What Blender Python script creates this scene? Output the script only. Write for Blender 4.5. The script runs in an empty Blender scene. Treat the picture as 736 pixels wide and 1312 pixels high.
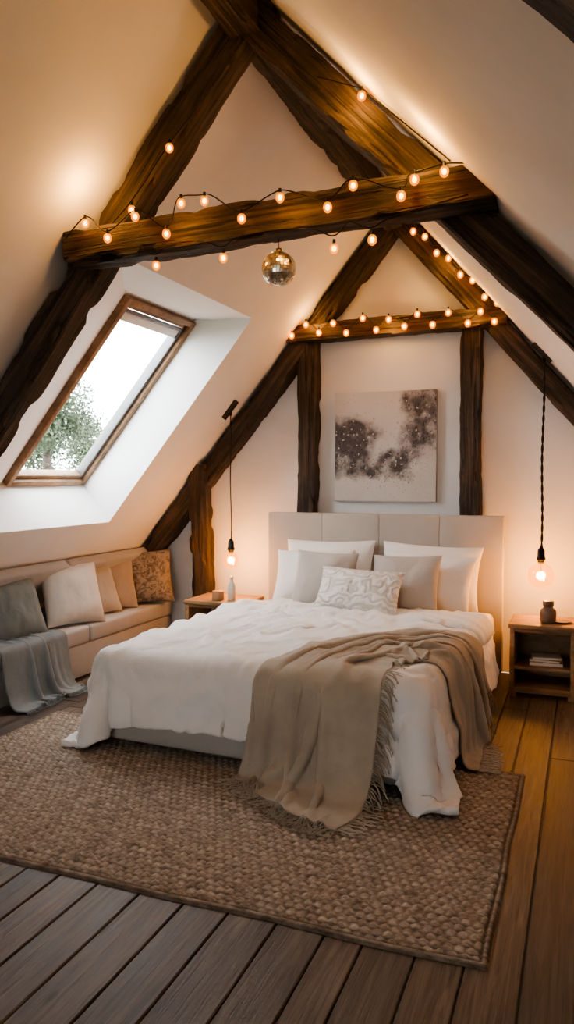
import bpy, bmesh, math, random
import numpy as np
from math import *
from mathutils import Vector, Matrix, noise
from mathutils.bvhtree import BVHTree
random.seed(7); rng=np.random.default_rng(7)
scene=bpy.context.scene
C=scene.collection

# ------------------------------------------------------------------ helpers
def new_mat(name):
    m=bpy.data.materials.new(name); m.use_nodes=True
    nt=m.node_tree; nt.nodes.clear()
    o=nt.nodes.new('ShaderNodeOutputMaterial'); b=nt.nodes.new('ShaderNodeBsdfPrincipled')
    nt.links.new(b.outputs[0],o.inputs[0])
    return m,nt,b,o
def ramp(nt,stops):
    r=nt.nodes.new('ShaderNodeValToRGB'); e=r.color_ramp.elements
    while len(e)<len(stops): e.new(0.5)
    for i,(p,c) in enumerate(stops):
        e[i].position=p; e[i].color=(c[0],c[1],c[2],1)
    return r
def coords(nt,scale=(1,1,1),kind='Object',rot=(0,0,0)):
    t=nt.nodes.new('ShaderNodeTexCoord'); m=nt.nodes.new('ShaderNodeMapping')
    m.inputs['Scale'].default_value=scale; m.inputs['Rotation'].default_value=rot
    nt.links.new(t.outputs[kind],m.inputs[0]); return m
def nz(nt,vec,scale,detail=4,rough=.55,dist=0):
    n=nt.nodes.new('ShaderNodeTexNoise'); n.inputs['Scale'].default_value=scale
    n.inputs['Detail'].default_value=detail; n.inputs['Roughness'].default_value=rough
    n.inputs['Distortion'].default_value=dist
    nt.links.new(vec.outputs[0],n.inputs['Vector']); return n
def bump(nt,b,src,strength=.3,dist=.01,prev=None):
    n=nt.nodes.new('ShaderNodeBump'); n.inputs['Strength'].default_value=strength
    n.inputs['Distance'].default_value=dist
    nt.links.new(src,n.inputs['Height'])
    if prev: nt.links.new(prev.outputs[0],n.inputs['Normal'])
    nt.links.new(n.outputs[0],b.inputs['Normal']); return n
def mixc(nt,fac,a,b,mode='MIX'):
    m=nt.nodes.new('ShaderNodeMix'); m.data_type='RGBA'; m.blend_type=mode
    if isinstance(fac,(int,float)): m.inputs[0].default_value=fac
    else: nt.links.new(fac,m.inputs[0])
    for s,x in ((6,a),(7,b)):
        if isinstance(x,tuple): m.inputs[s].default_value=(*x[:3],1)
        else: nt.links.new(x,m.inputs[s])
    return m.outputs[2]

def plain(name,col,rough=.6,metal=0,var=.08,scale=8,bs=.1):
    m,nt,b,o=new_mat(name); v=coords(nt)
    n=nz(nt,v,scale)
    r=ramp(nt,[(.3,tuple(c*(1-var) for c in col)),(.7,tuple(min(1,c*(1+var)) for c in col))])
    nt.links.new(n.outputs[0],r.inputs[0]); nt.links.new(r.outputs[0],b.inputs['Base Color'])
    b.inputs['Roughness'].default_value=rough; b.inputs['Metallic'].default_value=metal
    if bs: 
        n2=nz(nt,v,scale*10); bump(nt,b,n2.outputs[0],bs,.002)
    return m
def fabric(name,col,weave=350,rough=.9,var=.06,bs=.25,wr=.3,sheen=.2,wrs=9):
    m,nt,b,o=new_mat(name); v=coords(nt)
    n=nz(nt,v,6,5)
    r=ramp(nt,[(.3,tuple(c*(1-var) for c in col)),(.7,tuple(min(1,c*(1+var)) for c in col))])
    nt.links.new(n.outputs[0],r.inputs[0]); nt.links.new(r.outputs[0],b.inputs['Base Color'])
    b.inputs['Roughness'].default_value=rough
    b.inputs['Sheen Weight'].default_value=sheen
    w=nz(nt,v,weave,2); b1=bump(nt,b,w.outputs[0],bs,.002)
    n3=nz(nt,v,wrs,6,.6,.8)
    bump(nt,b,n3.outputs[0],wr,.02,b1)
    return m
def wood(name,dark,mid,light,sc=(1.2,16,16),rough=.6,bs=.5,dist=.008,cr=.8):
    m,nt,b,o=new_mat(name); v=coords(nt,sc)
    n=nz(nt,v,1.6,8,.65,.6); 
    r=ramp(nt,[(.28,dark),(.5,mid),(.75,light)])
    nt.links.new(n.outputs[0],r.inputs[0])
    v2=coords(nt,(2.5,4,4)); n2=nz(nt,v2,1.3,6,.65)
    r2=ramp(nt,[(.35,(.5,.5,.5)),(.65,(1,1,1))]); nt.links.new(n2.outputs[0],r2.inputs[0])
    c=mixc(nt,1.0,r.outputs[0],r2.outputs[0],'MULTIPLY')
    v3=coords(nt,(sc[0]*.55,sc[1]*1.3,sc[2]*1.3)); n3=nz(nt,v3,1.5,4,.55,.6)
    r3=ramp(nt,[(.38,(.06,.06,.06)),(.45,(1,1,1))]); nt.links.new(n3.outputs[0],r3.inputs[0])
    c=mixc(nt,cr,c,r3.outputs[0],'MULTIPLY')
    nt.links.new(c,b.inputs['Base Color']); b.inputs['Roughness'].default_value=rough
    b1=bump(nt,b,n.outputs[0],bs,dist); bump(nt,b,r3.outputs[0],bs*cr,dist*1.3,b1)
    return m
def emis(name,col,st):
    m,nt,b,o=new_mat(name); b.inputs['Base Color'].default_value=(*col,1)
    b.inputs['Emission Color'].default_value=(*col,1); b.inputs['Emission Strength'].default_value=st
    return m

def obj(name,verts,faces,mat=None,parent=None,smooth=False):
    me=bpy.data.meshes.new(name); me.from_pydata([tuple(v) for v in verts],[],faces); me.update()
    ob=bpy.data.objects.new(name,me); C.objects.link(ob)
    if mat: me.materials.append(mat)
    if parent: ob.parent=parent
    if smooth: me.polygons.foreach_set('use_smooth',[True]*len(me.polygons))
    return ob
def empty(name,loc=(0,0,0),rz=0):
    e=bpy.data.objects.new(name,None); e.location=loc; e.rotation_euler=(0,0,rz); e.empty_display_size=.1
    C.objects.link(e); return e
def box(name,lo,hi,mat,parent=None,bev=.0,seg=2,mtx=None):
    bm=bmesh.new(); bmesh.ops.create_cube(bm,size=1)
    for v in bm.verts:
        v.co=Vector([lo[i]+(v.co[i]+.5)*(hi[i]-lo[i]) for i in range(3)])
    if bev: bmesh.ops.bevel(bm,geom=bm.edges[:],offset=bev,segments=seg,profile=.6,affect='EDGES')
    me=bpy.data.meshes.new(name); bm.to_mesh(me); bm.free()
    ob=bpy.data.objects.new(name,me); C.objects.link(ob); me.materials.append(mat)
    if bev: me.polygons.foreach_set('use_smooth',[True]*len(me.polygons))
    if parent: ob.parent=parent
    if mtx is not None: ob.matrix_local=mtx
    return ob
def lathe(name,prof,mat,parent=None,loc=(0,0,0),n=32):
    vs=[];fs=[]
    for r,z in prof:
        for k in range(n):
            a=2*pi*k/n; vs.append((r*cos(a),r*sin(a),z))
    for i in range(len(prof)-1):
        for k in range(n):
            fs.append((i*n+k,i*n+(k+1)%n,(i+1)*n+(k+1)%n,(i+1)*n+k))
    ob=obj(name,vs,fs,mat,parent,True); ob.location=loc; return ob
def tube(name,pts,r,mat,parent=None,res=6,cyc=False):
    cu=bpy.data.curves.new(name,'CURVE'); cu.dimensions='3D'; cu.bevel_depth=r; cu.bevel_resolution=2
    s=cu.splines.new('NURBS' if len(pts)>3 else 'POLY'); s.points.add(len(pts)-1)
    for i,p in enumerate(pts): s.points[i].co=(*p,1)
    if s.type=='NURBS': s.use_endpoint_u=True; s.order_u=3; s.resolution_u=res
    ob=bpy.data.objects.new(name,cu); C.objects.link(ob); cu.materials.append(mat)
    if parent: ob.parent=parent
    return ob
def fbm(x,y,z,o=4):
    return noise.fractal(Vector((x,y,z)),1.0,2.0,o)
def sst(x,a,b_): 
    t=min(1,max(0,(x-a)/(b_-a))); return t*t*(3-2*t)

# ------------------------------------------------------------------ materials
M_wall,nt,b,o=new_mat('plaster_white'); v=coords(nt); n=nz(nt,v,2.5,5)
r=ramp(nt,[(.3,(.74,.725,.70)),(.7,(.80,.79,.77))]); nt.links.new(n.outputs[0],r.inputs[0]); nt.links.new(r.outputs[0],b.inputs['Base Color'])
b.inputs['Roughness'].default_value=.85; n2=nz(nt,v,40,5); bump(nt,b,n2.outputs[0],.12,.004)
M_beam=wood('aged_oak_beam',(.016,.011,.008),(.060,.038,.025),(.17,.11,.07),sc=(1.3,20,20),bs=1,dist=.02,rough=.72)
M_frame=wood('pine_frame',(.26,.15,.08),(.38,.235,.13),(.46,.30,.18),sc=(8,8,8),bs=.1,cr=.1)
M_night=wood('oak_nightstand',(.28,.15,.07),(.40,.24,.12),(.50,.32,.18),sc=(3,14,14),bs=.12,cr=.2)
M_head=fabric('greige_upholstery',(.46,.415,.365),weave=500,var=.04,wr=.05)
M_duvet=fabric('white_linen',(.80,.79,.77),weave=600,var=.02,bs=.08,wr=.45,wrs=6)
M_pw=fabric('white_cotton',(.82,.805,.78),weave=600,var=.02,bs=.08,wr=.35)
M_pg=fabric('taupe_linen',(.47,.43,.39),weave=400,var=.05,wr=.3)
M_throw=fabric('beige_wool',(.40,.345,.27),weave=260,var=.12,bs=.6,wr=.3)
M_seat=fabric('grey_beige_upholstery',(.39,.38,.365),weave=400,var=.05,wr=.1)
M_grey=fabric('blue_grey_wool',(.17,.19,.195),weave=220,var=.12,bs=.6,wr=.3)
M_cg=fabric('slate_green_linen',(.16,.18,.172),weave=350,var=.06)
M_cb=fabric('cream_linen',(.54,.505,.455),weave=350,var=.05)
M_cs=fabric('greige_linen',(.40,.37,.33),weave=350,var=.05)
M_ct=fabric('tan_linen',(.33,.28,.23),weave=350,var=.06)
M_black=plain('black_metal',(.02,.018,.016),.4,.8,bs=0)
M_brass=plain('aged_brass',(.35,.22,.09),.35,1,bs=0)
M_mattress=fabric('mattress_ticking',(.7,.68,.64))
def pattern_fab(name,c1,c2,sc,lo=.42,hi=.52,dist=2.5):
    m,nt,b,o=new_mat(name); v=coords(nt); n=nz(nt,v,sc,3,.5,dist)
    r=ramp(nt,[(lo,c1),(hi,c2)]); nt.links.new(n.outputs[0],r.inputs[0]); nt.links.new(r.outputs[0],b.inputs['Base Color'])
    b.inputs['Roughness'].default_value=.9; bump(nt,b,r.outputs[0],.4,.004); return m
M_floral=pattern_fab('floral_print',(.12,.10,.08),(.29,.25,.205),16,.40,.56)
m,nt,b,o=new_mat('embroidered_leaf_cotton'); M_leaf=m
v=coords(nt,(1,1,1)); w=nt.nodes.new('ShaderNodeTexWave'); w.wave_type='RINGS'; w.inputs['Scale'].default_value=9; w.inputs['Distortion'].default_value=9; w.inputs['Detail'].default_value=1; w.inputs['Detail Scale'].default_value=1.6
nt.links.new(v.outputs[0],w.inputs[0])
r=ramp(nt,[(.35,(.62,.58,.53)),(.6,(.78,.755,.72))]); nt.links.new(w.outputs[0],r.inputs[0]); nt.links.new(r.outputs[0],b.inputs['Base Color']); b.inputs['Roughness'].default_value=.9
bump(nt,b,w.outputs[0],.8,.008)
def clear_glass(name,tint=(1,1,1),base=.04,edge=.6,em=None):
    m,nt,b,o=new_mat(name); nt.nodes.remove(b)
    t=nt.nodes.new('ShaderNodeBsdfTransparent'); t.inputs[0].default_value=(*tint,1)
    g=nt.nodes.new('ShaderNodeBsdfGlossy'); g.inputs['Roughness'].default_value=.02
    lw=nt.nodes.new('ShaderNodeLayerWeight'); lw.inputs[0].default_value=.5
    pw=nt.nodes.new('ShaderNodeMath'); pw.operation='POWER'; pw.inputs[1].default_value=5; nt.links.new(lw.outputs['Facing'],pw.inputs[0])
    ma=nt.nodes.new('ShaderNodeMath'); ma.operation='MULTIPLY_ADD'; ma.inputs[1].default_value=edge; ma.inputs[2].default_value=base; nt.links.new(pw.outputs[0],ma.inputs[0])
    mx=nt.nodes.new('ShaderNodeMixShader'); nt.links.new(ma.outputs[0],mx.inputs[0])
    nt.links.new(t.outputs[0],mx.inputs[1]); nt.links.new(g.outputs[0],mx.inputs[2])
    last=mx
    if em:
        e=nt.nodes.new('ShaderNodeEmission'); e.inputs[0].default_value=(*em[0],1); e.inputs[1].default_value=em[1]
        ad=nt.nodes.new('ShaderNodeAddShader'); nt.links.new(mx.outputs[0],ad.inputs[0]); nt.links.new(e.outputs[0],ad.inputs[1]); last=ad
    nt.links.new(last.outputs[0],o.inputs[0]); return m
M_glass=clear_glass('window_glass',(.97,.98,.98),.02,.3)
M_bulbglass=clear_glass('amber_bulb_glass',(1,.74,.42),.05,.7,((1,.42,.08),.55))
M_fairyglass=clear_glass('fairy_globe',(1,.55,.12),.03,.3,((1,.36,.01),.9))
M_fil=emis('filament',(1,.50,.10),60)
M_fairy=emis('fairy_bulb',(1,.60,.10),14)

# ------------------------------------------------------------------ roof geometry
RX=-1.40; RZ=3.643
def zl(x): return .86+1.21*(x+3.7)
def rs(y): 
    t=min(1,max(0,(y-2.9)/3.1)); return 1.03+.115*t
def zr(x,y): return RZ-rs(y)*(x-RX)
Y0=-2.2; Y1=6.0; KL=-4.05; KR=1.3
ys=[Y0,3.4,5.06,Y1]; xs=[KL,-3.468,-2.24,RX]
vs=[(x,y,zl(x) if x!=RX else RZ) for y in ys for x in xs]; fs=[]
for j in range(3):
    for i in range(3):
        if i==1 and j==1: continue
        a=j*4+i; fs.append((a,a+1,a+5,a+4))
obj('ceiling_left',vs,fs,M_wall)
ys2=[Y0,0,1.5,2.9,3.5,4.1,4.7,5.3,Y1]; vs=[];fs=[]
for y in ys2: vs+= [(RX,y,RZ),(KR,y,zr(KR,y))]
for j in range(len(ys2)-1): fs.append((2*j,2*j+1,2*j+3,2*j+2))
obj('ceiling_right',vs,fs,M_wall)
obj('wall_left',[(KL,Y0,0),(KL,Y1,0),(KL,Y1,zl(KL)),(KL,Y0,zl(KL))],[(0,1,2,3)],M_wall)
obj('wall_right',[(KR,Y0,0),(KR,Y1,0),(KR,Y1,zr(KR,Y1)),(KR,2.9,zr(KR,2.9)),(KR,Y0,zr(KR,Y0))],[(0,1,2,3,4)],M_wall)
obj('wall_back',[(KL,Y1,0),(KR,Y1,0),(KR,Y1,zr(KR,Y1)),(RX,Y1,RZ),(KL,Y1,zl(KL))],[(0,1,2,3,4)],M_wall)
hx0,hx1,hz0,hz1=-2.05,-.75,.95,2.2  # opening in the unseen front wall, added to let in fill daylight
vs=[(KL,Y0,0),(KR,Y0,0),(KR,Y0,zr(KR,Y0)),(RX,Y0,RZ),(KL,Y0,zl(KL)),(hx0,Y0,hz0),(hx1,Y0,hz0),(hx1,Y0,hz1),(hx0,Y0,hz1)]
obj('wall_front',vs,[(0,1,6,5),(1,2,7,6),(2,3,7),(3,8,7),(3,4,8),(4,0,5,8)],M_wall)
Wb=(-3.73,1.46); Wt=(-2.73,2.65); wy0,wy1=4.18,5.06
O=[(-3.468,3.4),(-3.468,5.06),(-2.24,5.06),(-2.24,3.4)]
vs=[(x,y,zl(x)) for x,y in O]+[(Wb[0],wy0,Wb[1]),(Wb[0],wy1,Wb[1]),(Wt[0],wy1,Wt[1]),(Wt[0],wy0,Wt[1])]
M_lining=plain('white_lining',(.85,.85,.84),.6,bs=.02,var=.01)
obj('trim_skylight_lining',vs,[(0,1,5,4),(1,2,6,5),(2,3,7,6),(3,0,4,7)],M_lining)
e1=Vector((0,1,0)); e2=Vector((Wt[0]-Wb[0],0,Wt[1]-Wb[1])); WL=e2.length; e2.normalize(); e3=e1.cross(e2)
if e3.x<0: e3=-e3
MW=Matrix((( e1.x,e2.x,e3.x,Wb[0]),(e1.y,e2.y,e3.y,wy0),(e1.z,e2.z,e3.z,Wb[1]),(0,0,0,1)))
win=empty('window_1'); WW=wy1-wy0
def wb(n,a,b2,c,d,z0,z1,m,bev=.006): return box(n,(a,c,z0),(b2,d,z1),m,win,bev,2,MW)
t=.042
wb('frame_left',0,t,0,WL,-.03,.05,M_frame); wb('frame_right',WW-t,WW,0,WL,-.03,.05,M_frame)
wb('frame_bottom',t,WW-t,0,t,-.03,.05,M_frame); wb('frame_top',t,WW-t,WL-t,WL,-.03,.05,M_frame)
M_alu=plain('grey_aluminium',(.18,.18,.18),.4,.6,bs=0)
s0=t; s1=t+.032
M_sash=M_frame
wb('sash_left',s0,s1,t,WL-t,-.05,.02,M_sash,.003); wb('sash_right',WW-s1,WW-s0,t,WL-t,-.05,.02,M_alu,.003)
wb('sash_bottom',s1,WW-s1,t,s1,-.05,.02,M_sash,.003); wb('sash_top',s1,WW-s1,WL-s1,WL-t,-.05,.02,M_sash,.003)
wb('handle_bar',s1,WW-s1,WL-s1-.03,WL-s1-.005,.005,.03,M_alu,.004)
wb('roller_blind',s1,WW-s1,WL-s1-.10,WL-s1-.035,-.02,.012,M_lining,.01)
gp=obj('glass_pane',[(s1,s1,-.03),(WW-s1,s1,-.03),(WW-s1,WL-s1,-.03),(s1,WL-s1,-.03)],[(0,1,2,3)],M_glass,win); gp.matrix_local=MW
w2=empty('fill_window')  # added window behind the camera, there only for frontal fill light
for n_,lo,hi in (('frame_left',(hx0,Y0-.05,hz0),(hx0+.07,Y0+.03,hz1)),('frame_right',(hx1-.07,Y0-.05,hz0),(hx1,Y0+.03,hz1)),('frame_bottom',(hx0,Y0-.05,hz0),(hx1,Y0+.03,hz0+.07)),('frame_top',(hx0,Y0-.05,hz1-.07),(hx1,Y0+.03,hz1)),('mullion',((hx0+hx1)/2-.03,Y0-.05,hz0),((hx0+hx1)/2+.03,Y0+.03,hz1))):
    box(n_,lo,hi,M_frame,w2,.004)

# ------------------------------------------------------------------ floor planks
vs=[];fs=[];pr=[]
x=KL; k=0
while x<KR:
    w=random.choice([.13,.15,.17,.18]); y=Y0-random.random()*1.5
    while y<Y1:
        L=random.uniform(2.6,4.2); a=max(y,Y0); e=min(y+L,Y1)
        if e>a+.02:
            xa,xb=x+.0028,min(x+w-.0028,KR); ya,yb=a+.0015,e-.0015; ch=.004
            b0=len(vs)
            vs+=[(xa,ya,-.012),(xb,ya,-.012),(xb,yb,-.012),(xa,yb,-.012),(xa,ya,-ch),(xb,ya,-ch),(xb,yb,-ch),(xa,yb,-ch),
                 (xa+ch,ya+ch,0),(xb-ch,ya+ch,0),(xb-ch,yb-ch,0),(xa+ch,yb-ch,0)]
            for s in (0,4):
                for q in range(4): fs.append((b0+s+q,b0+s+(q+1)%4,b0+s+4+(q+1)%4,b0+s+4+q))
            fs.append((b0+8,b0+9,b0+10,b0+11))
            rv=random.random(); pr+=[rv]*12
        y+=L
    x+=w
fo_i=len(vs); vs+=[(KL,Y0,-.0118),(KR,Y0,-.0118),(KR,Y1,-.0118),(KL,Y1,-.0118)]; fs.append((fo_i,fo_i+1,fo_i+2,fo_i+3)); pr+=[0]*4
m,nt,b,o=new_mat('floorboards'); at=nt.nodes.new('ShaderNodeAttribute'); at.attribute_name='pr'
tc=nt.nodes.new('ShaderNodeTexCoord'); cb=nt.nodes.new('ShaderNodeCombineXYZ')
mu=nt.nodes.new('ShaderNodeMath'); mu.operation='MULTIPLY'; mu.inputs[1].default_value=37; nt.links.new(at.outputs['Fac'],mu.inputs[0])
nt.links.new(mu.outputs[0],cb.inputs[0]); nt.links.new(mu.outputs[0],cb.inputs[1])
ad=nt.nodes.new('ShaderNodeVectorMath'); nt.links.new(tc.outputs['Object'],ad.inputs[0]); nt.links.new(cb.outputs[0],ad.inputs[1])
mp=nt.nodes.new('ShaderNodeMapping'); mp.inputs['Scale'].default_value=(20,1.3,1); nt.links.new(ad.outputs[0],mp.inputs[0])
n=nz(nt,mp,1.5,9,.7,1.1)
r=ramp(nt,[(.30,(.036,.026,.020)),(.46,(.098,.072,.053)),(.56,(.145,.110,.083)),(.72,(.235,.187,.147))]); nt.links.new(n.outputs[0],r.inputs[0])
r2=ramp(nt,[(0,(.50,.52,.54)),(.35,(.85,.83,.80)),(.7,(.72,.73,.74)),(1,(1.1,1.0,.88))]); nt.links.new(at.outputs['Fac'],r2.inputs[0])
c=mixc(nt,1,r.outputs[0],r2.outputs[0],'MULTIPLY')
mp2=nt.nodes.new('ShaderNodeMapping'); mp2.inputs['Scale'].default_value=(7,2.4,1); nt.links.new(ad.outputs[0],mp2.inputs[0])
vo=nt.nodes.new('ShaderNodeTexVoronoi'); vo.inputs['Scale'].default_value=1.0; nt.links.new(mp2.outputs[0],vo.inputs['Vector'])
r3=ramp(nt,[(.03,(.2,.16,.14)),(.10,(1,1,1))]); nt.links.new(vo.outputs['Distance'],r3.inputs[0])
c=mixc(nt,.75,c,r3.outputs[0],'MULTIPLY')
mp3=nt.nodes.new('ShaderNodeMapping'); mp3.inputs['Scale'].default_value=(55,1.6,1); nt.links.new(ad.outputs[0],mp3.inputs[0])
n4=nz(nt,mp3,1.5,4,.6,.3); r4=ramp(nt,[(.36,(.3,.28,.26)),(.46,(1,1,1))]); nt.links.new(n4.outputs[0],r4.inputs[0])
c=mixc(nt,.6,c,r4.outputs[0],'MULTIPLY')
nt.links.new(c,b.inputs['Base Color'])
rr=nt.nodes.new('ShaderNodeMapRange'); rr.inputs[3].default_value=.40; rr.inputs[4].default_value=.66; nt.links.new(n.outputs[0],rr.inputs[0]); nt.links.new(rr.outputs[0],b.inputs['Roughness'])
b1=bump(nt,b,n.outputs[0],.45,.005); bump(nt,b,r4.outputs[0],.3,.002,b1)
fl=obj('floor',vs,fs,m); at=fl.data.attributes.new('pr','FLOAT','POINT'); at.data.foreach_set('value',pr)

# ------------------------------------------------------------------ beams
def beam(name,p0,p1,w,h,parent,up=(0,0,1),mat=None,amp=.008):
    p0=Vector(p0);p1=Vector(p1); X=(p1-p0); L=X.length; X.normalize()
    U=Vector(up); Yv=U.cross(X).normalized(); Z=X.cross(Yv)
    n=max(4,int(L/.035)); c=.12
    prof=[(-1,-1+c),(-1,-.5),(-1,0),(-1,.5),(-1,1-c),(-1+c,1),(-.5,1),(0,1),(.5,1),(1-c,1),(1,1-c),(1,.5),(1,0),(1,-.5),(1,-1+c),(1-c,-1),(.5,-1),(0,-1),(-.5,-1),(-1+c,-1)]
    vs=[];fs=[];K=len(prof); sd=random.random()*50
    for i in range(n+1):
        x=L*i/n
        bow=noise.noise(Vector((x*.8,sd,0)))*.014*(amp/.008)
        for (a,b_) in prof:
            d=noise.noise(Vector((x*3.2,a*1.3+sd,b_*1.3)))*amp*.8+noise.noise(Vector((x*1.1,a*5+sd,b_*5)))*amp*.9+noise.noise(Vector((x*14,a*3+sd,b_*3)))*amp*.5
            chip=max(0,noise.noise(Vector((x*7,sd+a*2,b_*2)))-.1)*.05*(amp/.008) if abs(a)+abs(b_)>1.7 else 0
            s=1+d/(.5*min(w,h))-chip/(.5*min(w,h))
            vs.append((x,a*w/2*s+bow,b_*h/2*s+bow*.6))
    for i in range(n):
        for k in range(K): fs.append((i*K+k,i*K+(k+1)%K,(i+1)*K+(k+1)%K,(i+1)*K+k))
    fs.append(tuple(range(K))[::-1]); fs.append(tuple(n*K+k for k in range(K)))
    ob=obj(name,vs,fs,mat or M_beam,parent)
    ob.matrix_local=Matrix(((X.x,Yv.x,Z.x,p0.x),(X.y,Yv.y,Z.y,p0.y),(X.z,Yv.z,Z.z,p0.z),(0,0,0,1)))
    return ob
nl=Vector((1.21,0,-1)).normalized()
def Lp(x,y,off): return Vector((x,y,zl(x)))+nl*off
def Rp(x,y,off):
    s=rs(y); nn=Vector((-s,0,-1)).normalized(); return Vector((x,y,zr(x,y)))+nn*off
tr=empty('roof_truss')
yf=3.14
beam('rafter_left',Lp(-1.34,yf,.10),Lp(-3.95,yf,.10),.15,.16,tr,(0,1,0))
beam('rafter_right',Rp(-1.46,yf,.10),Rp(1.2,yf,.10),.15,.17,tr,(0,1,0))
beam('collar_beam',(-2.25,3.01,2.54),(-.33,3.01,2.59),.14,.15,tr)
tr2=empty('roof_truss')
yb=5.92
beam('rafter_left',Lp(-1.34,yb,.1),Lp(-4.0,yb,.1),.15,.17,tr2,(0,1,0))
beam('rafter_right',Rp(-1.46,yb,.1),Rp(1.2,yb,.1),.15,.17,tr2,(0,1,0))
beam('collar_beam',(-2.27,5.88,2.645),(-.55,5.88,2.67),.15,.14,tr2)
beam('post_left',(-2.12,5.92,0),(-2.12,5.92,2.6),.15,.155,tr2,(0,1,0))
beam('post_right',(-.81,5.92,0),(-.81,5.92,2.6),.15,.155,tr2,(0,1,0))
beam('post_eaves',(-3.08,5.87,0),(-3.08,5.87,1.60),.16,.15,tr2,(0,1,0))
tr3=empty('roof_truss')
beam('rafter_left',Lp(-1.34,.97,.08),Lp(-3.95,.97,.08),.13,.14,tr3,(0,1,0))
beam('rafter_right',Rp(-1.46,.97,.07),Rp(1.2,.97,.07),.14,.14,tr3,(0,1,0))
rb=empty('ridge_beam')
beam('beam',(RX,Y0+.02,RZ-.17),(RX,5.98,RZ-.17),.14,.17,rb)

# ------------------------------------------------------------------ rug
rx0,rx1,ry0,ry1=-3.1,-.25,2.31,3.93
px,py=.038,.019
nx=int((rx1-rx0)/.0085); ny=int((ry1-ry0)/.0075)
gx=np.linspace(rx0,rx1,nx); gy=np.linspace(ry0,ry1,ny)
GX,GY=np.meshgrid(gx,gy,indexing='ij')
row=np.floor(GY/px); fy=(GY/px-row)*2-1
ph=(row%2)*pi
zz=.008+.0125*np.sqrt(np.clip(1-fy**2,0,1))*(.62+.38*np.cos(2*pi*GX/px+ph))+.0025*rng.random(GX.shape)
edge=np.minimum(np.minimum(GX-rx0,rx1-GX),np.minimum(GY-ry0,ry1-GY)); 
bind=np.exp(-((edge-.014)/.010)**2)*.016; zz=np.where(edge<.03,np.maximum(bind,.006),zz)
zz*=np.clip(edge/.006+.1,0,1)
wob=np.array([[noise.noise(Vector((0,y*3,1)))*.01 for y in gy]]); wob2=np.array([[noise.noise(Vector((x*2.5,0,5)))*.012] for x in gx])
V=np.stack([GX+wob,GY+wob2,zz],-1).reshape(-1,3)
idx=np.arange(nx*ny).reshape(nx,ny)
F4=np.stack([idx[:-1,:-1],idx[1:,:-1],idx[1:,1:],idx[:-1,1:]],-1).reshape(-1,4)
def npmesh(name,V,F,mat,parent=None,smooth=True):
    me=bpy.data.meshes.new(name); me.from_pydata(V.tolist(),[],F.tolist()); me.update()
    me.polygons.foreach_set('use_smooth',[smooth]*len(me.polygons)); me.materials.append(mat)
    ob=bpy.data.objects.new(name,me); C.objects.link(ob)
    if parent: ob.parent=parent
    return ob
m,nt,b,o=new_mat('jute_weave'); v=coords(nt,(1,1,1)); sp=nt.nodes.new('ShaderNodeSeparateXYZ'); nt.links.new(v.outputs[0],sp.inputs[0])
vv=coords(nt,(9,28,1)); n=nz(nt,vv,1.5,5,.75)
r=ramp(nt,[(.32,(.13,.10,.077)),(.46,(.29,.235,.185)),(.56,(.41,.345,.28)),(.70,(.60,.53,.44))]); nt.links.new(n.outputs[0],r.inputs[0])
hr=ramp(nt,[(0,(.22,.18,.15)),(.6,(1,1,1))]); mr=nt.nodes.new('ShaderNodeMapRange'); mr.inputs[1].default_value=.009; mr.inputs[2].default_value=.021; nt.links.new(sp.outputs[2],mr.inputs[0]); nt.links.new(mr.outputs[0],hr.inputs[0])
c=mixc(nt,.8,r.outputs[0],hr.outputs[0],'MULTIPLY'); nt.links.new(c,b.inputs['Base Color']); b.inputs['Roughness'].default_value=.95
n5=nz(nt,v,500,2); bump(nt,b,n5.outputs[0],.5,.003)
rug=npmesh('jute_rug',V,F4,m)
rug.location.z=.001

# ------------------------------------------------------------------ cloth solver
def proj(A,B,L,k):
    d=B-A; n=np.sqrt((d*d).sum(-1,keepdims=True))+1e-9
    return d*(.5*k*(n-L)/n)
def sim(P,rx,ry,coll,steps=450,iters=7,ext=None,bend=.08,mu=.3,vmax=2.5,dt=1/150,damp=.985,ce=1,pin=None,stick=.0012):
    P=P.copy(); V=np.zeros_like(P); D=sqrt(rx*rx+ry*ry)
    nx,ny=P.shape[:2]
    for s in range(steps):
        V*=damp; V[...,2]-=9.8*dt
        if ext is not None: V+=ext(P)*dt
        sp=np.sqrt((V*V).sum(-1,keepdims=True))+1e-9; V*=np.minimum(1,vmax/sp)
        X=P+V*dt
        for it in range(iters):
            for off in (0,1):
                m=(nx-off)//2; A=X[off:off+2*m:2]; B=X[off+1:off+2*m:2]; A=A[:len(B)]
                c=proj(A,B,rx,1); A+=c; B-=c
                m=(ny-off)//2; A=X[:,off:off+2*m:2]; B=X[:,off+1:off+2*m:2]; A=A[:,:B.shape[1]]
                c=proj(A,B,ry,1); A+=c; B-=c
            if it%2==0:
                for A,B in ((X[:-1,:-1],X[1:,1:]),(X[1:,:-1],X[:-1,1:])):
                    c=proj(A,B,D,.25); A+=c; B-=c
                for A,B,L in ((X[:-2],X[2:],2*rx),(X[:,:-2],X[:,2:],2*ry)):
                    c=proj(A,B,L,bend); A+=c; B-=c
        if s%ce==0:
            X,mask=coll(X,True); last=mask
        mv=X-P; l=np.sqrt((mv*mv).sum(-1))
        f=np.where(last,np.where(l<stick,0.0,1-mu),1.0)
        X=P+mv*f[...,None]
        if pin is not None: X[...,:2]=np.where(pin[...,None],P[...,:2],X[...,:2])
        V=(X-P)/dt; P=X
    return P
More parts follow.
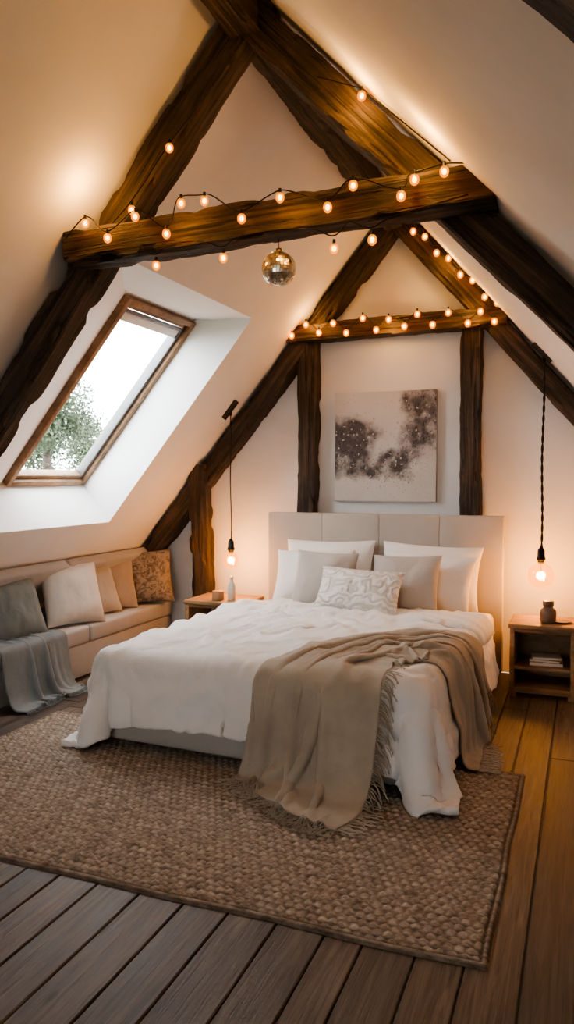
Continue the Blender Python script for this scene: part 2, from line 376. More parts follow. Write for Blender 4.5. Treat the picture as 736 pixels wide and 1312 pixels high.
def boxcoll(lo,hi,r,thk,zfloor=.02):
    c=(np.array(lo)+np.array(hi))/2; h=(np.array(hi)-np.array(lo))/2
    def f(X,final):
        q=X-c; a=np.abs(q)-(h-r); s=np.sign(q)
        o=np.maximum(a,0); ol=np.sqrt((o*o).sum(-1))
        ins=np.minimum(a.max(-1),0); d=ol+ins-r
        mask=d<thk
        g=np.where((ol>1e-6)[...,None],o/(ol[...,None]+1e-9),(a==a.max(-1,keepdims=True))*1.0)*s
        X=X+np.where(mask[...,None],g*(thk-d)[...,None],0)
        fm=X[...,2]<zfloor; X[...,2]=np.maximum(X[...,2],zfloor)
        return X,mask|fm
    return f
def gridobj(name,P,mat,parent,thick=.02,sub=1,off=1):
    nx,ny=P.shape[:2]; idx=np.arange(nx*ny).reshape(nx,ny)
    F=np.stack([idx[:-1,:-1],idx[1:,:-1],idx[1:,1:],idx[:-1,1:]],-1).reshape(-1,4)
    ob=npmesh(name,P.reshape(-1,3),F,mat,parent)
    if thick:
        s=ob.modifiers.new('solid','SOLIDIFY'); s.thickness=thick; s.offset=off
    if sub:
        s=ob.modifiers.new('sub','SUBSURF'); s.levels=sub; s.render_levels=sub
    return ob,F
def upsample(P):
    nx,ny=P.shape[:2]
    Q=np.zeros((2*nx-1,ny,3)); Q[::2]=P; Q[1::2]=(P[1:]+P[:-1])/2
    R_=np.zeros((2*nx-1,2*ny-1,3)); R_[:,::2]=Q; R_[:,1::2]=(Q[:,1:]+Q[:,:-1])/2
    for _ in range(2):
        S=R_.copy(); S[1:-1]=.5*R_[1:-1]+.25*(R_[2:]+R_[:-2]); R_=S.copy(); S[:,1:-1]=.5*R_[:,1:-1]+.25*(R_[:,2:]+R_[:,:-2]); R_=S
    return R_
def gnormals(P):
    du=np.gradient(P,axis=0); dv=np.gradient(P,axis=1); n=np.cross(du,dv); n/=np.linalg.norm(n,axis=-1,keepdims=True)+1e-9; return n

# ------------------------------------------------------------------ bed
bed=empty('bed',(-1.485,5.82,0),radians(-2.6))
box('base',(-.90,-2.33,.05),(.90,-.06,.29),M_head,bed,.025,3)
for i,(x,y) in enumerate(((-.8,-2.2),(.8,-2.2),(-.8,-.2),(.8,-.2))): box('leg_%d'%(i+1),(x-.04,y-.04,0.024 if y<-2 else 0),(x+.04,y+.04,.07),M_black,bed,.004)
box('mattress',(-.89,-2.31,.29),(.89,-.07,.505),M_mattress,bed,.06,4)
hb=empty('headboard_panels'); hb.parent=bed; hb.rotation_euler=(0,0,radians(2.6)); hb.location=(0.005,-.01,0)
ww=1.86; x=-ww/2
for i in range(4):
    box('panel_%d'%(i+1),(x+.0005,-.05,.05),(x+ww/4-.0005,.06,1.205),M_head,hb,.007,3); x+=ww/4
BW,BL,BT=.905,2.335,.515
nx,ny=104,88
u=np.linspace(0,1,nx); w=np.linspace(0,1,ny)
XL,XR=-(BW+.29),BW+.335; yA,yB=-.60,-(BL+.27)
U,Wd=np.meshgrid(u,w,indexing='ij')
P=np.stack([XL+(XR-XL)*U,yA+(yB-yA)*Wd,np.full_like(U,BT+.07)],-1)
nzv=np.array([[fbm(x*2.6,y*2.6,3) for y in P[0,:,1]] for x in P[:,0,0]])
P[...,2]+=.05*nzv
rx=(XR-XL)/(nx-1)*1.04; ry=abs(yB-yA)/(ny-1)*1.04
def ext(Pp):
    e=np.zeros_like(Pp); out=(Pp[...,2]<.45)&(Pp[...,2]>.07)
    e[...,0]+=np.where(out&(np.abs(Pp[...,0])>BW),np.sign(Pp[...,0])*1.3,0)
    e[...,1]+=np.where(out&(Pp[...,1]<-BL),-1.0,0)
    return e
pin=(np.abs(P[...,0])<.8)&(P[...,1]>-.75)
P=sim(P,rx,ry,boxcoll((-BW,-BL,-.5),(BW,.3,BT),.07,.012),ext=ext,bend=.12,pin=pin)
P=P[::-1]
P=upsample(P)
N=gnormals(P)
if N[N.shape[0]//2,N.shape[1]//2,2]<0: N=-N
nx,ny=P.shape[:2]
D_=np.zeros((nx,ny))
for i in range(nx):
    for j in range(ny):
        x,y,z=P[i,j]
        wx=x+.12*noise.noise(Vector((x*2,y*2,z*2+7))); wy=y+.12*noise.noise(Vector((x*2,y*2,z*2+17)))
        r1=1-abs(noise.noise(Vector((wx*3.2,wy*3.2+wx*1.5,z*3.2))))*2.2
        r2_=1-abs(noise.noise(Vector((wx*8,wy*5.5-wx*3,z*6+3))))*2.2
        r3_=noise.noise(Vector((x*4.5,y*4.5,z*4.5+11)))
        D_[i,j]=.022*max(0,r1)**2+.013*max(0,r2_)**3+.012*r3_
        if z>.45: D_[i,j]+=.018*sst(y+.02*noise.noise(Vector((x*3,0,0))),-1.0,-.965)
D_-=.006
P=P+N*np.maximum(D_,-.004)[...,None]
DU=P[::2,::2].copy()
duv,DF=gridobj('duvet',P,M_duvet,bed,.032,0,1)
me=duv.data
if me.polygons[(nx//2)*(ny-1)+ny//2].normal.z<0: me.flip_normals()
dnx,dny=DU.shape[:2]; idx=np.arange(dnx*dny).reshape(dnx,dny)
Fq=np.stack([idx[:-1,:-1],idx[1:,:-1],idx[1:,1:],idx[:-1,1:]],-1).reshape(-1,4)
a_,b_,c_=[DU.reshape(-1,3)[Fq[(dnx//2)*(dny-1)+dny//2][q]] for q in range(3)]
if np.cross(b_-a_,c_-a_)[2]<0: Fq=Fq[:,::-1]
bv=BVHTree.FromPolygons([tuple(v) for v in DU.reshape(-1,3)],[tuple(int(i) for i in f) for f in Fq])
# throw (curved band over the foot and over the side)
nu,nv=112,60
Lr,Wr=2.24,1.22
cx,cy=BW,-BL+.02
s=np.linspace(0,Lr,nu); q=np.linspace(0,1,nv)
T=np.zeros((nu,nv,3)); hang1=.70; hang2=.38; arc=Lr-hang1-hang2
for i,sv in enumerate(s):
    for j,qv in enumerate(q):
        rx_=.25+.58*qv; ry_=.44+.76*qv
        if sv<hang1:
            T[i,j,:2]=(cx-rx_,cy-(hang1-sv))
        elif sv>Lr-hang2:
            T[i,j,:2]=(cx+(sv-(Lr-hang2)),cy+ry_)
        else:
            th=pi-(pi/2)*(sv-hang1)/arc
            T[i,j,:2]=(cx+rx_*cos(th),cy+ry_*sin(th))
        T[i,j,2]=BT+.14+.045*sin(qv*pi*9+sv*1.5)+.02*fbm(sv*2,qv*3,9)
def tcoll(X,final):
    Xf=X.reshape(-1,3); mk=np.zeros(len(Xf),bool); th=.042
    for i in range(len(Xf)):
        r_=bv.find_nearest(Vector(Xf[i]),.12)
        if r_[0] is None: continue
        d=(Xf[i][0]-r_[0].x)*r_[1].x+(Xf[i][1]-r_[0].y)*r_[1].y+(Xf[i][2]-r_[0].z)*r_[1].z
        if d<th:
            Xf[i][0]+=r_[1].x*(th-d);Xf[i][1]+=r_[1].y*(th-d);Xf[i][2]+=r_[1].z*(th-d); mk[i]=True
    # keep clear of the upholstered base below the duvet hem
    bb=(Xf[:,2]<.30)&(Xf[:,1]>-(BL+.02))&(Xf[:,1]<-(BL-.25))&(np.abs(Xf[:,0])<.9)
    Xf[bb,1]=-(BL+.02); mk|=bb
    X=Xf.reshape(X.shape); fm=X[...,2]<.032; X[...,2]=np.maximum(X[...,2],.032)
    return X,mk.reshape(X.shape[:2])|fm
T=sim(T,Lr/(nu-1),Wr/(nv-1),tcoll,steps=380,iters=7,bend=.05,mu=.4,ce=2,vmax=2,stick=.002)
blanket=empty('throw_blanket',(-1.485,5.82,0),radians(-2.6))
gridobj('throw_cloth',T,M_throw,blanket,.012,1,0)
def fringe(name,starts,dirs,L,mat,parent,rad=.003,boxh=None,floor=.03):
    vs=[];fs=[]
    for st,dr in zip(starts,dirs):
        p=np.array(st,float); d=np.array(dr,float)+rng.normal(0,.22,3); d/=np.linalg.norm(d); n=7; seg=L*rng.uniform(.8,1.15)/n
        b0=len(vs)
        for k in range(n+1):
            rr=rad*(1-.3*k/n)
            for a in range(4):
                an=a*pi/2+k*.5; vs.append((p[0]+rr*cos(an),p[1]+rr*sin(an),p[2]+rr*sin(an+1)*.8))
            d=d+np.array([0,0,-.35])+rng.normal(0,.1,3); d/=np.linalg.norm(d)
            p=p+d*seg
            if p[2]<floor: p[2]=floor+rng.random()*.004; d[2]=0
            if boxh is not None:
                r_=boxh.find_nearest(Vector(p),.1)
                if r_[0] is not None:
                    dd=(Vector(p)-r_[0]).dot(r_[1])
                    if dd<.042: p=np.array(Vector(p)+r_[1]*(.042-dd))
        for k in range(n):
            for a in range(4): fs.append((b0+k*4+a,b0+k*4+(a+1)%4,b0+k*4+4+(a+1)%4,b0+k*4+4+a))
    return obj(name,vs,fs,mat,parent,True)
st=[];dr=[]
def edge_pts(E,Ein,per):
    for i in range(len(E)-1):
        for k in range(per):
            t=k/per; p=E[i]*(1-t)+E[i+1]*t; pi_=Ein[i]*(1-t)+Ein[i+1]*t; st.append(p); d=p-pi_; dr.append(d/(np.linalg.norm(d)+1e-9))
edge_pts(T[0],T[2],3); edge_pts(T[-1],T[-3],3); edge_pts(T[:54,0],T[:54,2],2)
fringe('throw_fringe',st,dr,.11,M_throw,blanket,boxh=bv)

# ------------------------------------------------------------------ pillows
def pillow(name,w,h,t,mat,loc,rot,parent=None,k=.07,seed=0,p=2.6,wr=.014):
    n=34; vs=[];fs=[]
    g=[sin((i/(n-1)-.5)*pi) for i in range(n)]
    for side in (1,-1):
        for a in g:
            for b_ in g:
                x=w/2*a*(1-k*(1-b_*b_)); y=h/2*b_*(1-k*(1-a*a))
                th=t/2*((1-abs(a)**p)*(1-abs(b_)**p))**.55
                nn=noise.noise(Vector((x*7+seed,y*7,side*2)))*wr+abs(noise.noise(Vector((x*14+seed,y*5,side))))*wr*.9
                ed=(1-abs(a)**6)*(1-abs(b_)**6)
                th2=max(0,th-nn*ed)
                vs.append((x,y,side*th2))
    for s_ in range(2):
        for i in range(n-1):
            for j in range(n-1):
                q=[s_*n*n+i*n+j,s_*n*n+(i+1)*n+j,s_*n*n+(i+1)*n+j+1,s_*n*n+i*n+j+1]
                fs.append(tuple(q if s_==0 else q[::-1]))
    ob=obj(name,vs,fs,mat,parent,True)
    bm=bmesh.new(); bm.from_mesh(ob.data); bmesh.ops.remove_doubles(bm,verts=bm.verts,dist=.0008); bm.to_mesh(ob.data); bm.free()
    s=ob.modifiers.new('s','SUBSURF'); s.levels=1; s.render_levels=1
    lean,yaw_,roll=[radians(a) for a in rot]
    ob.matrix_local=Matrix.Translation(loc)@Matrix.Rotation(yaw_,4,'Z')@Matrix.Rotation(radians(90)-lean,4,'X')@Matrix.Rotation(roll,4,'Z')
    return ob
pillow('bed_pillow',.74,.48,.20,M_pw,(-1.86,5.66,.77),(16,-2,1),seed=1)
pillow('bed_pillow',.76,.48,.20,M_pw,(-1.07,5.66,.76),(16,-1,-2),seed=2)
pillow('bed_pillow',.62,.44,.18,M_pw,(-1.93,5.50,.735),(28,3,2),seed=3)
pillow('bed_pillow',.66,.44,.18,M_pw,(-1.05,5.50,.735),(26,-4,-3),seed=4)
pillow('accent_pillow',.47,.43,.15,M_pg,(-1.78,5.32,.745),(26,4,-2),seed=5)
pillow('accent_pillow',.50,.43,.15,M_pg,(-1.18,5.32,.74),(26,-4,2),seed=6)
pillow('lumbar_pillow',.62,.33,.15,M_leaf,(-1.46,5.12,.705),(32,-3,-2),seed=7)

# ------------------------------------------------------------------ bench
bench=empty('upholstered_bench')
bx0,bx1=-3.98,-3.44; by0,by1=2.3,5.97
box('base',(bx0,by0,.02),(bx1,by1,.26),M_seat,bench,.015)
n=3; L=(by1-by0)/n
for i in range(n): box('seat_cushion_%d'%(i+1),(bx0+.02,by0+i*L+.003,.262),(bx1+.015,by0+(i+1)*L-.003,.39),M_seat,bench,.03,4)
ang=atan(1.21)
mtb=Matrix.Translation(Lp(-3.99,0,.012))@Matrix.Rotation(-ang,4,'Y')
for i in range(n):
    box('back_cushion_%d'%(i+1),(.06,by0+i*L+.003,-.10),(.50,by0+(i+1)*L-.003,-.012),M_seat,bench,.03,4,mtb)
pillow('sofa_cushion',.46,.44,.16,M_cg,(-3.61,4.13,.605),(20,80,2),seed=11)
pillow('sofa_cushion',.52,.48,.17,M_cb,(-3.57,4.72,.62),(20,74,-3),seed=12)
pillow('sofa_cushion',.44,.44,.14,M_cs,(-3.65,5.11,.60),(20,74,3),seed=13)
pillow('sofa_cushion',.44,.44,.14,M_ct,(-3.66,5.38,.605),(18,66,-3),seed=14)
pillow('sofa_cushion',.52,.47,.16,M_floral,(-3.57,5.70,.625),(18,34,3),seed=15)
nu,nv=84,50; G=np.zeros((nu,nv,3))
for i in range(nu):
    for j in range(nv):
        a=i/(nu-1); b_=j/(nv-1)
        G[i,j]=(-3.80+a*.76, 3.78+b_*.56+.16*a, .43+.03*sin(b_*pi*7+a*2)+.015*fbm(a*3,b_*3,2))
pin=np.zeros((nu,nv),bool); pin[:22]=True
G=sim(G,.76/(nu-1),.84/(nv-1),boxcoll((-4.2,2,-.3),(bx1+.015,6.2,.39),.03,.014),bend=.05,mu=.3,pin=pin)
gb=empty('knit_blanket')
gridobj('blanket_cloth',G,M_grey,gb,.012,1,0)
st=[];dr=[]; edge_pts(G[-1],G[-3],2); fringe('blanket_fringe',st,dr,.05,M_grey,gb,floor=.01)

# ------------------------------------------------------------------ nightstands
def nightstand(loc,rz,w=.42,d=.40,h=.5):
    e=empty('nightstand',loc,rz)
    box('top',(-w/2-.01,-d/2-.01,h-.03),(w/2+.01,d/2,h),M_night,e,.005)
    box('side_left',(-w/2,-d/2,.03),(-w/2+.03,d/2,h-.03),M_night,e,.003)
    box('side_right',(w/2-.03,-d/2,.03),(w/2,d/2,h-.03),M_night,e,.003)
    box('back',(-w/2+.03,d/2-.02,.05),(w/2-.03,d/2-.005,h-.03),M_night,e,.001)
    box('shelf',(-w/2+.03,-d/2+.01,.19),(w/2-.03,d/2-.02,.21),M_night,e,.002)
    box('bottom_panel',(-w/2+.03,-d/2+.01,.05),(w/2-.03,d/2-.02,.07),M_night,e,.002)
    box('top_rail',(-w/2+.03,-d/2+.004,h-.055),(w/2-.03,-d/2+.02,h-.032),M_night,e,.002)
    box('plinth',(-w/2+.03,-d/2+.01,.03),(w/2-.03,-d/2+.03,.05),M_night,e,.002)
    for i,(a,b_) in enumerate(((-1,-1),(1,-1),(-1,1),(1,1))): box('foot_%d'%(i+1),(a*(w/2-.025)-.02,b_*(d/2-.03)-.02,0),(a*(w/2-.025)+.02,b_*(d/2-.03)+.02,.035),M_night,e,.003)
    return e
nightstand((-.25,5.55,0),0); nightstand((-2.72,5.58,0),0,.50,.42,.51)
bs=empty('book_stack',(-.23,5.50,.211))
for i,(w,d,h,c,rz) in enumerate(((.22,.16,.022,(.5,.42,.33),3),(.2,.15,.018,(.25,.2,.16),-6),(.19,.14,.015,(.6,.56,.5),8))):
    z=[0,.0225,.041][i]; mm=Matrix.Translation((0,0,z))@Matrix.Rotation(radians(rz),4,'Z')
    mc=plain('book_cover_%d'%i,c,.6,bs=0); mp_=plain('book_pages_%d'%i,(.75,.7,.6),.9,bs=0)
    box('cover_bottom_%d'%i,(-w/2,-d/2,0),(w/2,d/2,.002),mc,bs,0,1,mm); box('pages_%d'%i,(-w/2+.004,-d/2+.004,.002),(w/2-.004,d/2,h-.002),mp_,bs,0,1,mm); box('cover_top_%d'%i,(-w/2,-d/2,h-.002),(w/2,d/2,h),mc,bs,0,1,mm); box('spine_%d'%i,(-w/2,d/2,0),(w/2,d/2+.002,h),mc,bs,0,1,mm)
M_cer=plain('brown_stoneware',(.16,.11,.075),.45)
M_cer2=plain('white_ceramic',(.6,.58,.54),.4)
lathe('ceramic_jar',[(0,0),(.045,0),(.052,.01),(.054,.07),(.05,.09),(.032,.105),(.03,.115),(.036,.12),(.036,.15),(.03,.153),(0,.153)],M_cer,None,(-.22,5.46,.501))
lathe('candle_jar',[(0,0),(.045,0),(.048,.005),(.048,.07),(.044,.074),(0,.074)],plain('amber_wax',(.32,.18,.09),.4),None,(-2.72,5.46,.511))
lathe('white_bottle',[(0,0),(.028,0),(.031,.006),(.031,.11),(.024,.13),(.014,.145),(.014,.17),(.016,.175),(.016,.19),(0,.19)],M_cer2,None,(-2.62,5.50,.511))
tr_=empty('tray',(-.13,5.5,.501)); lathe('dish',[(0,0),(.05,0),(.065,.012),(.062,.014),(.048,.004),(0,.004)],M_cer,tr_)

# ------------------------------------------------------------------ pendants
def pendant(x,y,zb,rad,sgn,power,twist=False):
    e=empty('pendant_lamp'); 
    zt=(zl(x) if sgn<0 else zr(x,y))-.03
    s=1.21 if sgn<0 else -rs(y)
    d=Vector((1,0,s)).normalized(); c=Vector((x,y,zt+.01))
    beam('ceiling_bracket',c-d*.10,c+d*.08,.05,.03,e,(0,1,0),M_beam,.001)
    lathe('canopy_hook',[(0,0),(.012,.0),(.012,.05),(0,.05)],M_black,e,(x,y,zt-.05),12)
    n=40; pts=[]
    for i in range(n):
        t=i/(n-1); z=zt-.03+(zb+rad+.10-zt+.03)*t; a=t*60 if twist else 0; rr=.006 if twist else 0
        pts.append((x+rr*cos(a)+.004*sin(t*9),y+rr*sin(a),z))
    tube('cord',pts,.0045 if not twist else .005,M_black,e,3)
    if twist: tube('cord_strand',[(2*x+.008*sin(i/(n-1)*9)-p[0],2*y-p[1],p[2]) for i,p in enumerate(pts)],.005,M_black,e,3)
    r=rad
    lathe('socket',[(0,r+.115),(.012,r+.11),(.018,r+.095),(.024,r+.09),(.026,r+.04),(.03,r+.035),(.03,r+.02),(.024,r+.015),(.02,r-.005)],M_black,e,(x,y,zb),20)
    prof=[(.0,-r)]
    for i in range(1,22):
        a=-pi/2+i/22*pi*.93; prof.append((r*cos(a),r*sin(a)))
    prof+=[(.022,r*1.02),(.020,r+.02)]
    lathe('globe_bulb',prof,M_bulbglass,e,(x,y,zb),32)
    pts=[]
    for k in range(10):
        a=k/10*2*pi; pts.append((x+.02*cos(a),y+.02*sin(a),zb+(.034 if k%2 else -.036)))
    pts.append(pts[0]); tube('filament',pts,.0026,M_fil,e,4)
    tube('filament_stem',[(x,y,zb+r),(x,y,zb+.028)],.003,M_brass,e)
    l=bpy.data.lights.new('glow','POINT'); l.energy=power; l.color=(1,.53,.20); l.shadow_soft_size=.035
    lo=bpy.data.objects.new('bulb_light',l); lo.location=(x,y,zb); lo.parent=e; C.objects.link(lo)
pendant(-2.70,5.66,.81,.066,-1,24)
pendant(-.28,5.64,.80,.092,1,29,True)

# ------------------------------------------------------------------ fairy lights
def bulbs(name,pts,wires,r=.018,glow=()):
    e=empty(name)
    def balls(nm,rr,mat,us,vs_):
        bm=bmesh.new()
        for p in pts:
            m4=Matrix.Translation(p)@Matrix.Diagonal((rr,rr,rr*1.2,1)); bmesh.ops.create_uvsphere(bm,u_segments=us,v_segments=vs_,radius=1,matrix=m4)
        me=bpy.data.meshes.new(nm); bm.to_mesh(me); bm.free(); me.materials.append(mat); me.polygons.foreach_set('use_smooth',[True]*len(me.polygons))
        ob=bpy.data.objects.new(nm,me); C.objects.link(ob); ob.parent=e
    balls('bulb_cores',r*.52,M_fairy,8,6); balls('bulb_globes',r,M_fairyglass,16,10)
    bm=bmesh.new()
    for p in pts:
        m4=Matrix.Translation((p[0],p[1],p[2]+r*1.2+.006)); bmesh.ops.create_cone(bm,segments=8,radius1=.007,radius2=.006,depth=.018,cap_ends=True,matrix=m4)
    me=bpy.data.meshes.new('sockets'); bm.to_mesh(me); bm.free(); me.materials.append(M_black)
    ob=bpy.data.objects.new('sockets',me); C.objects.link(ob); ob.parent=e
    for i,w_ in enumerate(wires): tube('wire_%d'%(i+1),w_,.0028,M_black,e,6)
    for i,(loc,en) in enumerate(glow):
        l=bpy.data.lights.new('glow','POINT'); l.energy=en; l.color=(1,.48,.13); l.shadow_soft_size=.03
        o_=bpy.data.objects.new('bulb_glow_%d'%(i+1),l); o_.location=loc; o_.parent=e; C.objects.link(o_)
k=2.90/2.685
yfz=2.905
F1=[(-1.944,2.552),(-1.836,2.48),(-1.704,2.55),(-1.561,2.466),(-1.494,2.576),(-1.392,2.572),(-1.234,2.486),(-1.077,2.544),(-.89,2.485),(-.794,2.55),(-.619,2.49),(-.572,2.54),(-.469,2.553)]
F1=[(x*k,1.5+(z-1.5)*k-.01) for x,z in F1]
pts=[(x,yfz,z) for x,z in F1]
wire=[(-2.22,yfz+.02,2.58)]
for x,z in F1: wire+= [(x-.03,yfz+.01,z+.03),(x+.02,yfz+.008,z+.035)]
wire.append((-.38,yfz+.01,2.64))
low=[(x*k,1.5+(z-1.5)*k) for x,z in [(-1.636,2.357),(-1.334,2.356),(-.88,2.344),(-.735,2.36)]]
pts+=[(x,yfz+.05,z-.005) for x,z in low]
wire2=[(-2.15,yfz+.03,2.49)]
for x,z in sorted(low): wire2+=[(x-.08,yfz+.03,2.50),(x,yfz+.05,z+.03),(x+.06,yfz+.03,2.50)]
wire2.append((-.42,yfz+.02,2.54))
ex=[(-1.93,3.02,2.70),(-1.74,3.03,2.95),(-.86,3.03,3.02)]
pts+=ex
bulbs('string_lights',pts,[wire,wire2,[(-2.0,2.95,2.62),(-1.93,3.02,2.73),(-1.74,3.03,2.98),(-1.6,3.03,3.1)],[(-1.05,3.03,3.13),(-.86,3.03,3.05),(-.5,3.0,2.70)]],
  glow=[((-2.02,2.86,2.72),4.5),((-1.6,2.82,2.55),2.0),((-1.1,2.82,2.55),2.0),((-.62,2.86,2.70),4.5),((-.9,2.96,2.97),4)])
pts=[];wire=[(-2.26,5.79,2.70)]
for i in range(15):
    x=-2.2+i*.113+random.uniform(-.02,.02); z=2.66+(.045 if i%2 else -.035)+random.uniform(-.015,.015)
    pts.append((x,5.775,z)); wire+=[(x-.02,5.79,z+.028),(x+.02,5.79,z+.03)]
w2_=[]
for i in range(8):
    t=i/7; x=-1.24+.62*t; z=3.36-.62*t+(.02 if i%2 else -.02); pts.append((x,5.80,z)); w2_+=[(x,5.82,z+.03),(x+.03,5.82,z+.0)]
bulbs('string_lights',pts,[wire,w2_],r=.024,glow=[((-2.0,5.72,2.7),3),((-1.4,5.70,2.62),4),((-.8,5.72,2.7),3),((-1.0,5.72,3.05),3)])

# ------------------------------------------------------------------ mirror ball
mb=empty('mirror_ball',(-1.21,3.01,2.365))
m,nt,b,o=new_mat('gold_mirror_tiles'); v=coords(nt,(1,1,1)); vo=nt.nodes.new('ShaderNodeTexVoronoi'); vo.inputs['Scale'].default_value=60; nt.links.new(v.outputs[0],vo.inputs['Vector'])
r=ramp(nt,[(.0,(.40,.33,.24)),(.6,(.9,.8,.62)),(1,(.6,.58,.55))]); nt.links.new(vo.outputs['Color'],r.inputs[0]); nt.links.new(r.outputs[0],b.inputs['Base Color'])
b.inputs['Metallic'].default_value=.85; b.inputs['Roughness'].default_value=.28
vs=[];fs=[];R_=.07; nr=16
for i in range(nr):
    la=-pi/2+pi*(i+.5)/nr; m_=max(4,int(2*pi*R_*cos(la)/(pi*R_/nr))); 
    for k in range(m_):
        lo=2*pi*k/m_; n_=Vector((cos(la)*cos(lo),cos(la)*sin(lo),sin(la))); n_j=(n_+Vector(rng.normal(0,.10,3))).normalized()
        t1=Vector((-sin(lo),cos(lo),0)); t1=(t1-n_j*t1.dot(n_j)).normalized(); t2=n_j.cross(t1); h=pi*R_/nr*.46
        c_=n_*R_; b0=len(vs)
        for a,b_ in ((-1,-1),(1,-1),(1,1),(-1,1)): vs.append(c_+t1*a*h+t2*b_*h+n_j*.0012)
        for a,b_ in ((-1,-1),(1,-1),(1,1),(-1,1)): vs.append(c_+t1*a*h+t2*b_*h-n_j*.004)
        fs+= [(b0,b0+1,b0+2,b0+3)]+[(b0+q,b0+4+q,b0+4+(q+1)%4,b0+(q+1)%4) for q in range(4)]
obj('mirror_tiles',vs,fs,m,mb)
lathe('core',[(R_*.965*cos(-pi/2+pi*i/16),R_*.965*sin(-pi/2+pi*i/16)) for i in range(17)],M_black,mb)
lathe('cap',[(.0,.085),(.012,.084),(.014,.068),(0,.066)],M_brass,mb,n=16)
tube('cord',[(0,0,.08),(0,0,.13)],.0015,M_black,mb)

# ------------------------------------------------------------------ painting
pw,phh=.82,.87; nx,ny=190,200; ab=empty('abstract_painting',(-1.49,5.975,1.735))
vs=[];cols=[]
for i in range(nx):
    for j in range(ny):
        a=i/(nx-1); b_=j/(ny-1); vs.append(((a-.5)*pw,-.022+.001*noise.noise(Vector((a*40,b_*40,0))),(b_-.5)*phh))
        A=a+fbm(a*3.5,b_*3.5,1,6)*.11; B=b_+fbm(a*3.5+7,b_*3.5,4,6)*.11
        d1=abs(sqrt((A-.36)**2+((B-1.06)*.95)**2)-.72)
        f1=.5+.5*fbm(a*7,b_*7,8,7); f2=.5+.5*fbm(a*16,b_*16,3,5); f3=.5+.5*fbm(a*55,b_*55,2,3)
        mL=sst(.40-sqrt(((A-.10)*.9)**2+((B-.50)*1.05)**2),0,.20)
        mA=sst(.16-d1,0,.15)*sst(A,.02,.15)
        mR=sst(.36-sqrt(((A-.88)*1.1)**2+((B-.70)*.72)**2),0,.24)
        M_=max(mL,mA*.85,mR*.85)
        dark=sst(M_*(.35+1.15*f1),.45,.88)
        grey=sst(M_*(.6+.9*f1),.10,.6)
        wash=.5+.5*fbm(a*2,b_*2,12); bg=np.array((.50+.12*wash,.465+.12*wash,.43+.12*wash))
        mid=np.array((.30,.265,.25)) if f2>.45 else np.array((.235,.185,.165)); ink=np.array((.055,.047,.047)) if f2>.36 else np.array((.10,.08,.072))
        c_=bg*(1-grey*.72)+mid*grey*.72; c_=c_*(1-dark*.9)+ink*dark*.9
        near=max(sst(.40-sqrt((A-.15)**2+(B-.48)**2),0,.3),sst(.24-d1,0,.2)*sst(A,.02,.15),mR)
        if f3>.86-.16*near and near>.05: c_=c_*.35
        cols+=[float(c_[0]),float(c_[1]),float(c_[2]),1]
idx=np.arange(nx*ny).reshape(nx,ny); F=np.stack([idx[:-1,:-1],idx[1:,:-1],idx[1:,1:],idx[:-1,1:]],-1).reshape(-1,4)
m,nt,b,o=new_mat('ink_on_canvas'); at=nt.nodes.new('ShaderNodeAttribute'); at.attribute_name='paint'; nt.links.new(at.outputs['Color'],b.inputs['Base Color']); b.inputs['Roughness'].default_value=.85
v=coords(nt); n=nz(nt,v,300,2); bump(nt,b,n.outputs[0],.2,.001)
cv=npmesh('canvas_face',np.array(vs),F,m,ab); ca=cv.data.color_attributes.new('paint','FLOAT_COLOR','POINT'); ca.data.foreach_set('color',cols)
box('canvas_stretcher',(-pw/2,-.0215,-phh/2),(pw/2,.02,phh/2),plain('raw_canvas',(.52,.46,.39),.9),ab,.001)

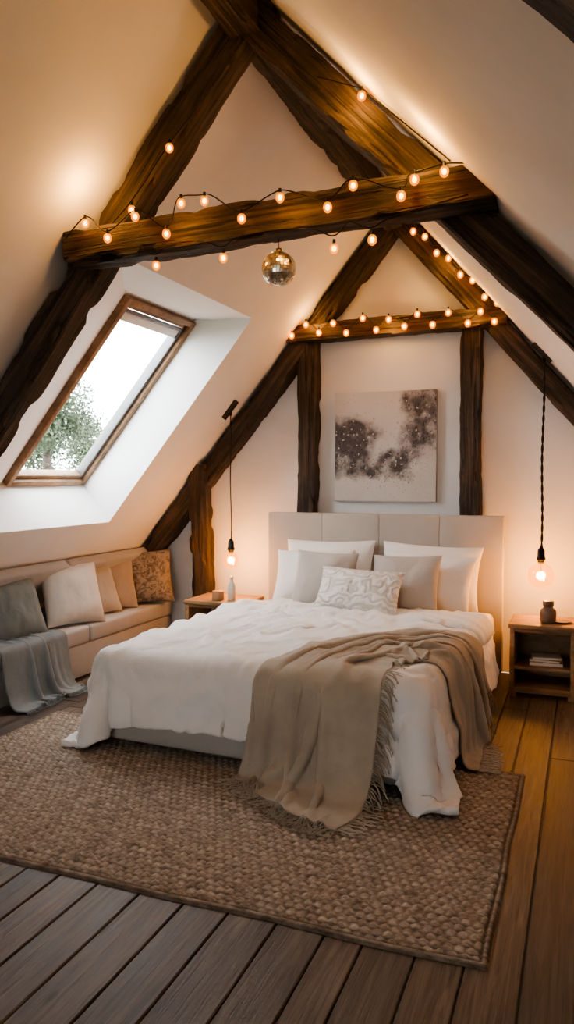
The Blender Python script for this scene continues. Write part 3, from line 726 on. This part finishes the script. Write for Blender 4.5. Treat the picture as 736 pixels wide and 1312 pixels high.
# ------------------------------------------------------------------ outside
M_leaf2,nt,b,o=new_mat('foliage'); v=coords(nt); n=nz(nt,v,1.3,4); r=ramp(nt,[(.3,(.032,.048,.024)),(.7,(.085,.11,.055))]); nt.links.new(n.outputs[0],r.inputs[0]); nt.links.new(r.outputs[0],b.inputs['Base Color']); b.inputs['Roughness'].default_value=.7
def tree(loc,hc,rc,n=9000,name='tree'):
    e=empty(name,loc); bl=[(rng.normal(0,.45,3)*np.array([1,1,.9])*rc,rc*rng.uniform(.3,.55)) for _ in range(14)]
    vs=[];fs=[]
    for k in range(n):
        c_,r_=bl[k%len(bl)]; d=rng.normal(0,1,3); d/=np.linalg.norm(d); p=c_+d*r_*rng.uniform(.5,1.12)+np.array([0,0,hc]); s=rng.uniform(.03,.07)*rc/1.2
        a=rng.normal(0,1,3);a/=np.linalg.norm(a); b2=np.cross(a,d); b2/=np.linalg.norm(b2)+1e-6
        b0=len(vs); vs+=[p-a*s,p+b2*s*.5,p+a*s,p-b2*s*.5]; fs.append((b0,b0+1,b0+2,b0+3))
    obj('foliage',vs,fs,M_leaf2,e)
    lathe('trunk',[(.18,0),(.13,hc*.5),(.07,hc)],M_beam,e,n=10)
tree((-9.85,12.3,-3),5.75,.95)
for i,(x,y,h,r_) in enumerate(((-20,20,4.9,2.0),(-24,27,5.8,2.4),(-20,28,5.5,2.2),(-17,30,5.4,2.4),(-27,22,5.5,2.2),(-14,31,5.4,2.2))): tree((x,y,-3),h,r_,4000)
gr,nt,b,o=new_mat('grass'); v=coords(nt); n=nz(nt,v,.5,5); r=ramp(nt,[(.3,(.08,.095,.055)),(.7,(.13,.155,.09))]); nt.links.new(n.outputs[0],r.inputs[0]); nt.links.new(r.outputs[0],b.inputs['Base Color'])
obj('ground_lawn',[(-60,-40,-3),(40,-40,-3),(40,60,-3),(-60,60,-3)],[(0,1,2,3)],gr)
wd=bpy.data.worlds.new('overcast_sky'); scene.world=wd; wd.use_nodes=True; nt=wd.node_tree; bg=nt.nodes['Background']
tc=nt.nodes.new('ShaderNodeTexCoord'); n=nt.nodes.new('ShaderNodeTexNoise'); n.inputs['Scale'].default_value=2.2; n.inputs['Detail'].default_value=5
nt.links.new(tc.outputs['Generated'],n.inputs['Vector']); r=nt.nodes.new('ShaderNodeValToRGB'); r.color_ramp.elements[0].position=.35; r.color_ramp.elements[0].color=(.80,.88,.96,1); r.color_ramp.elements[1].position=.6; r.color_ramp.elements[1].color=(.97,.99,1,1)
nt.links.new(n.outputs[0],r.inputs[0]); nt.links.new(r.outputs[0],bg.inputs[0]); bg.inputs[1].default_value=15.5
try: scene.view_settings.look='AgX - Medium High Contrast'
except Exception: pass

# ------------------------------------------------------------------ camera
cam=bpy.data.cameras.new('camera'); co=bpy.data.objects.new('camera',cam); C.objects.link(co)
cam.sensor_fit='VERTICAL'; cam.sensor_height=36; cam.lens=980/1312*36; cam.clip_start=.02
co.location=(0,0,1.5); co.rotation_euler=(radians(90)-atan(46/980),0,radians(21.3))
scene.camera=co
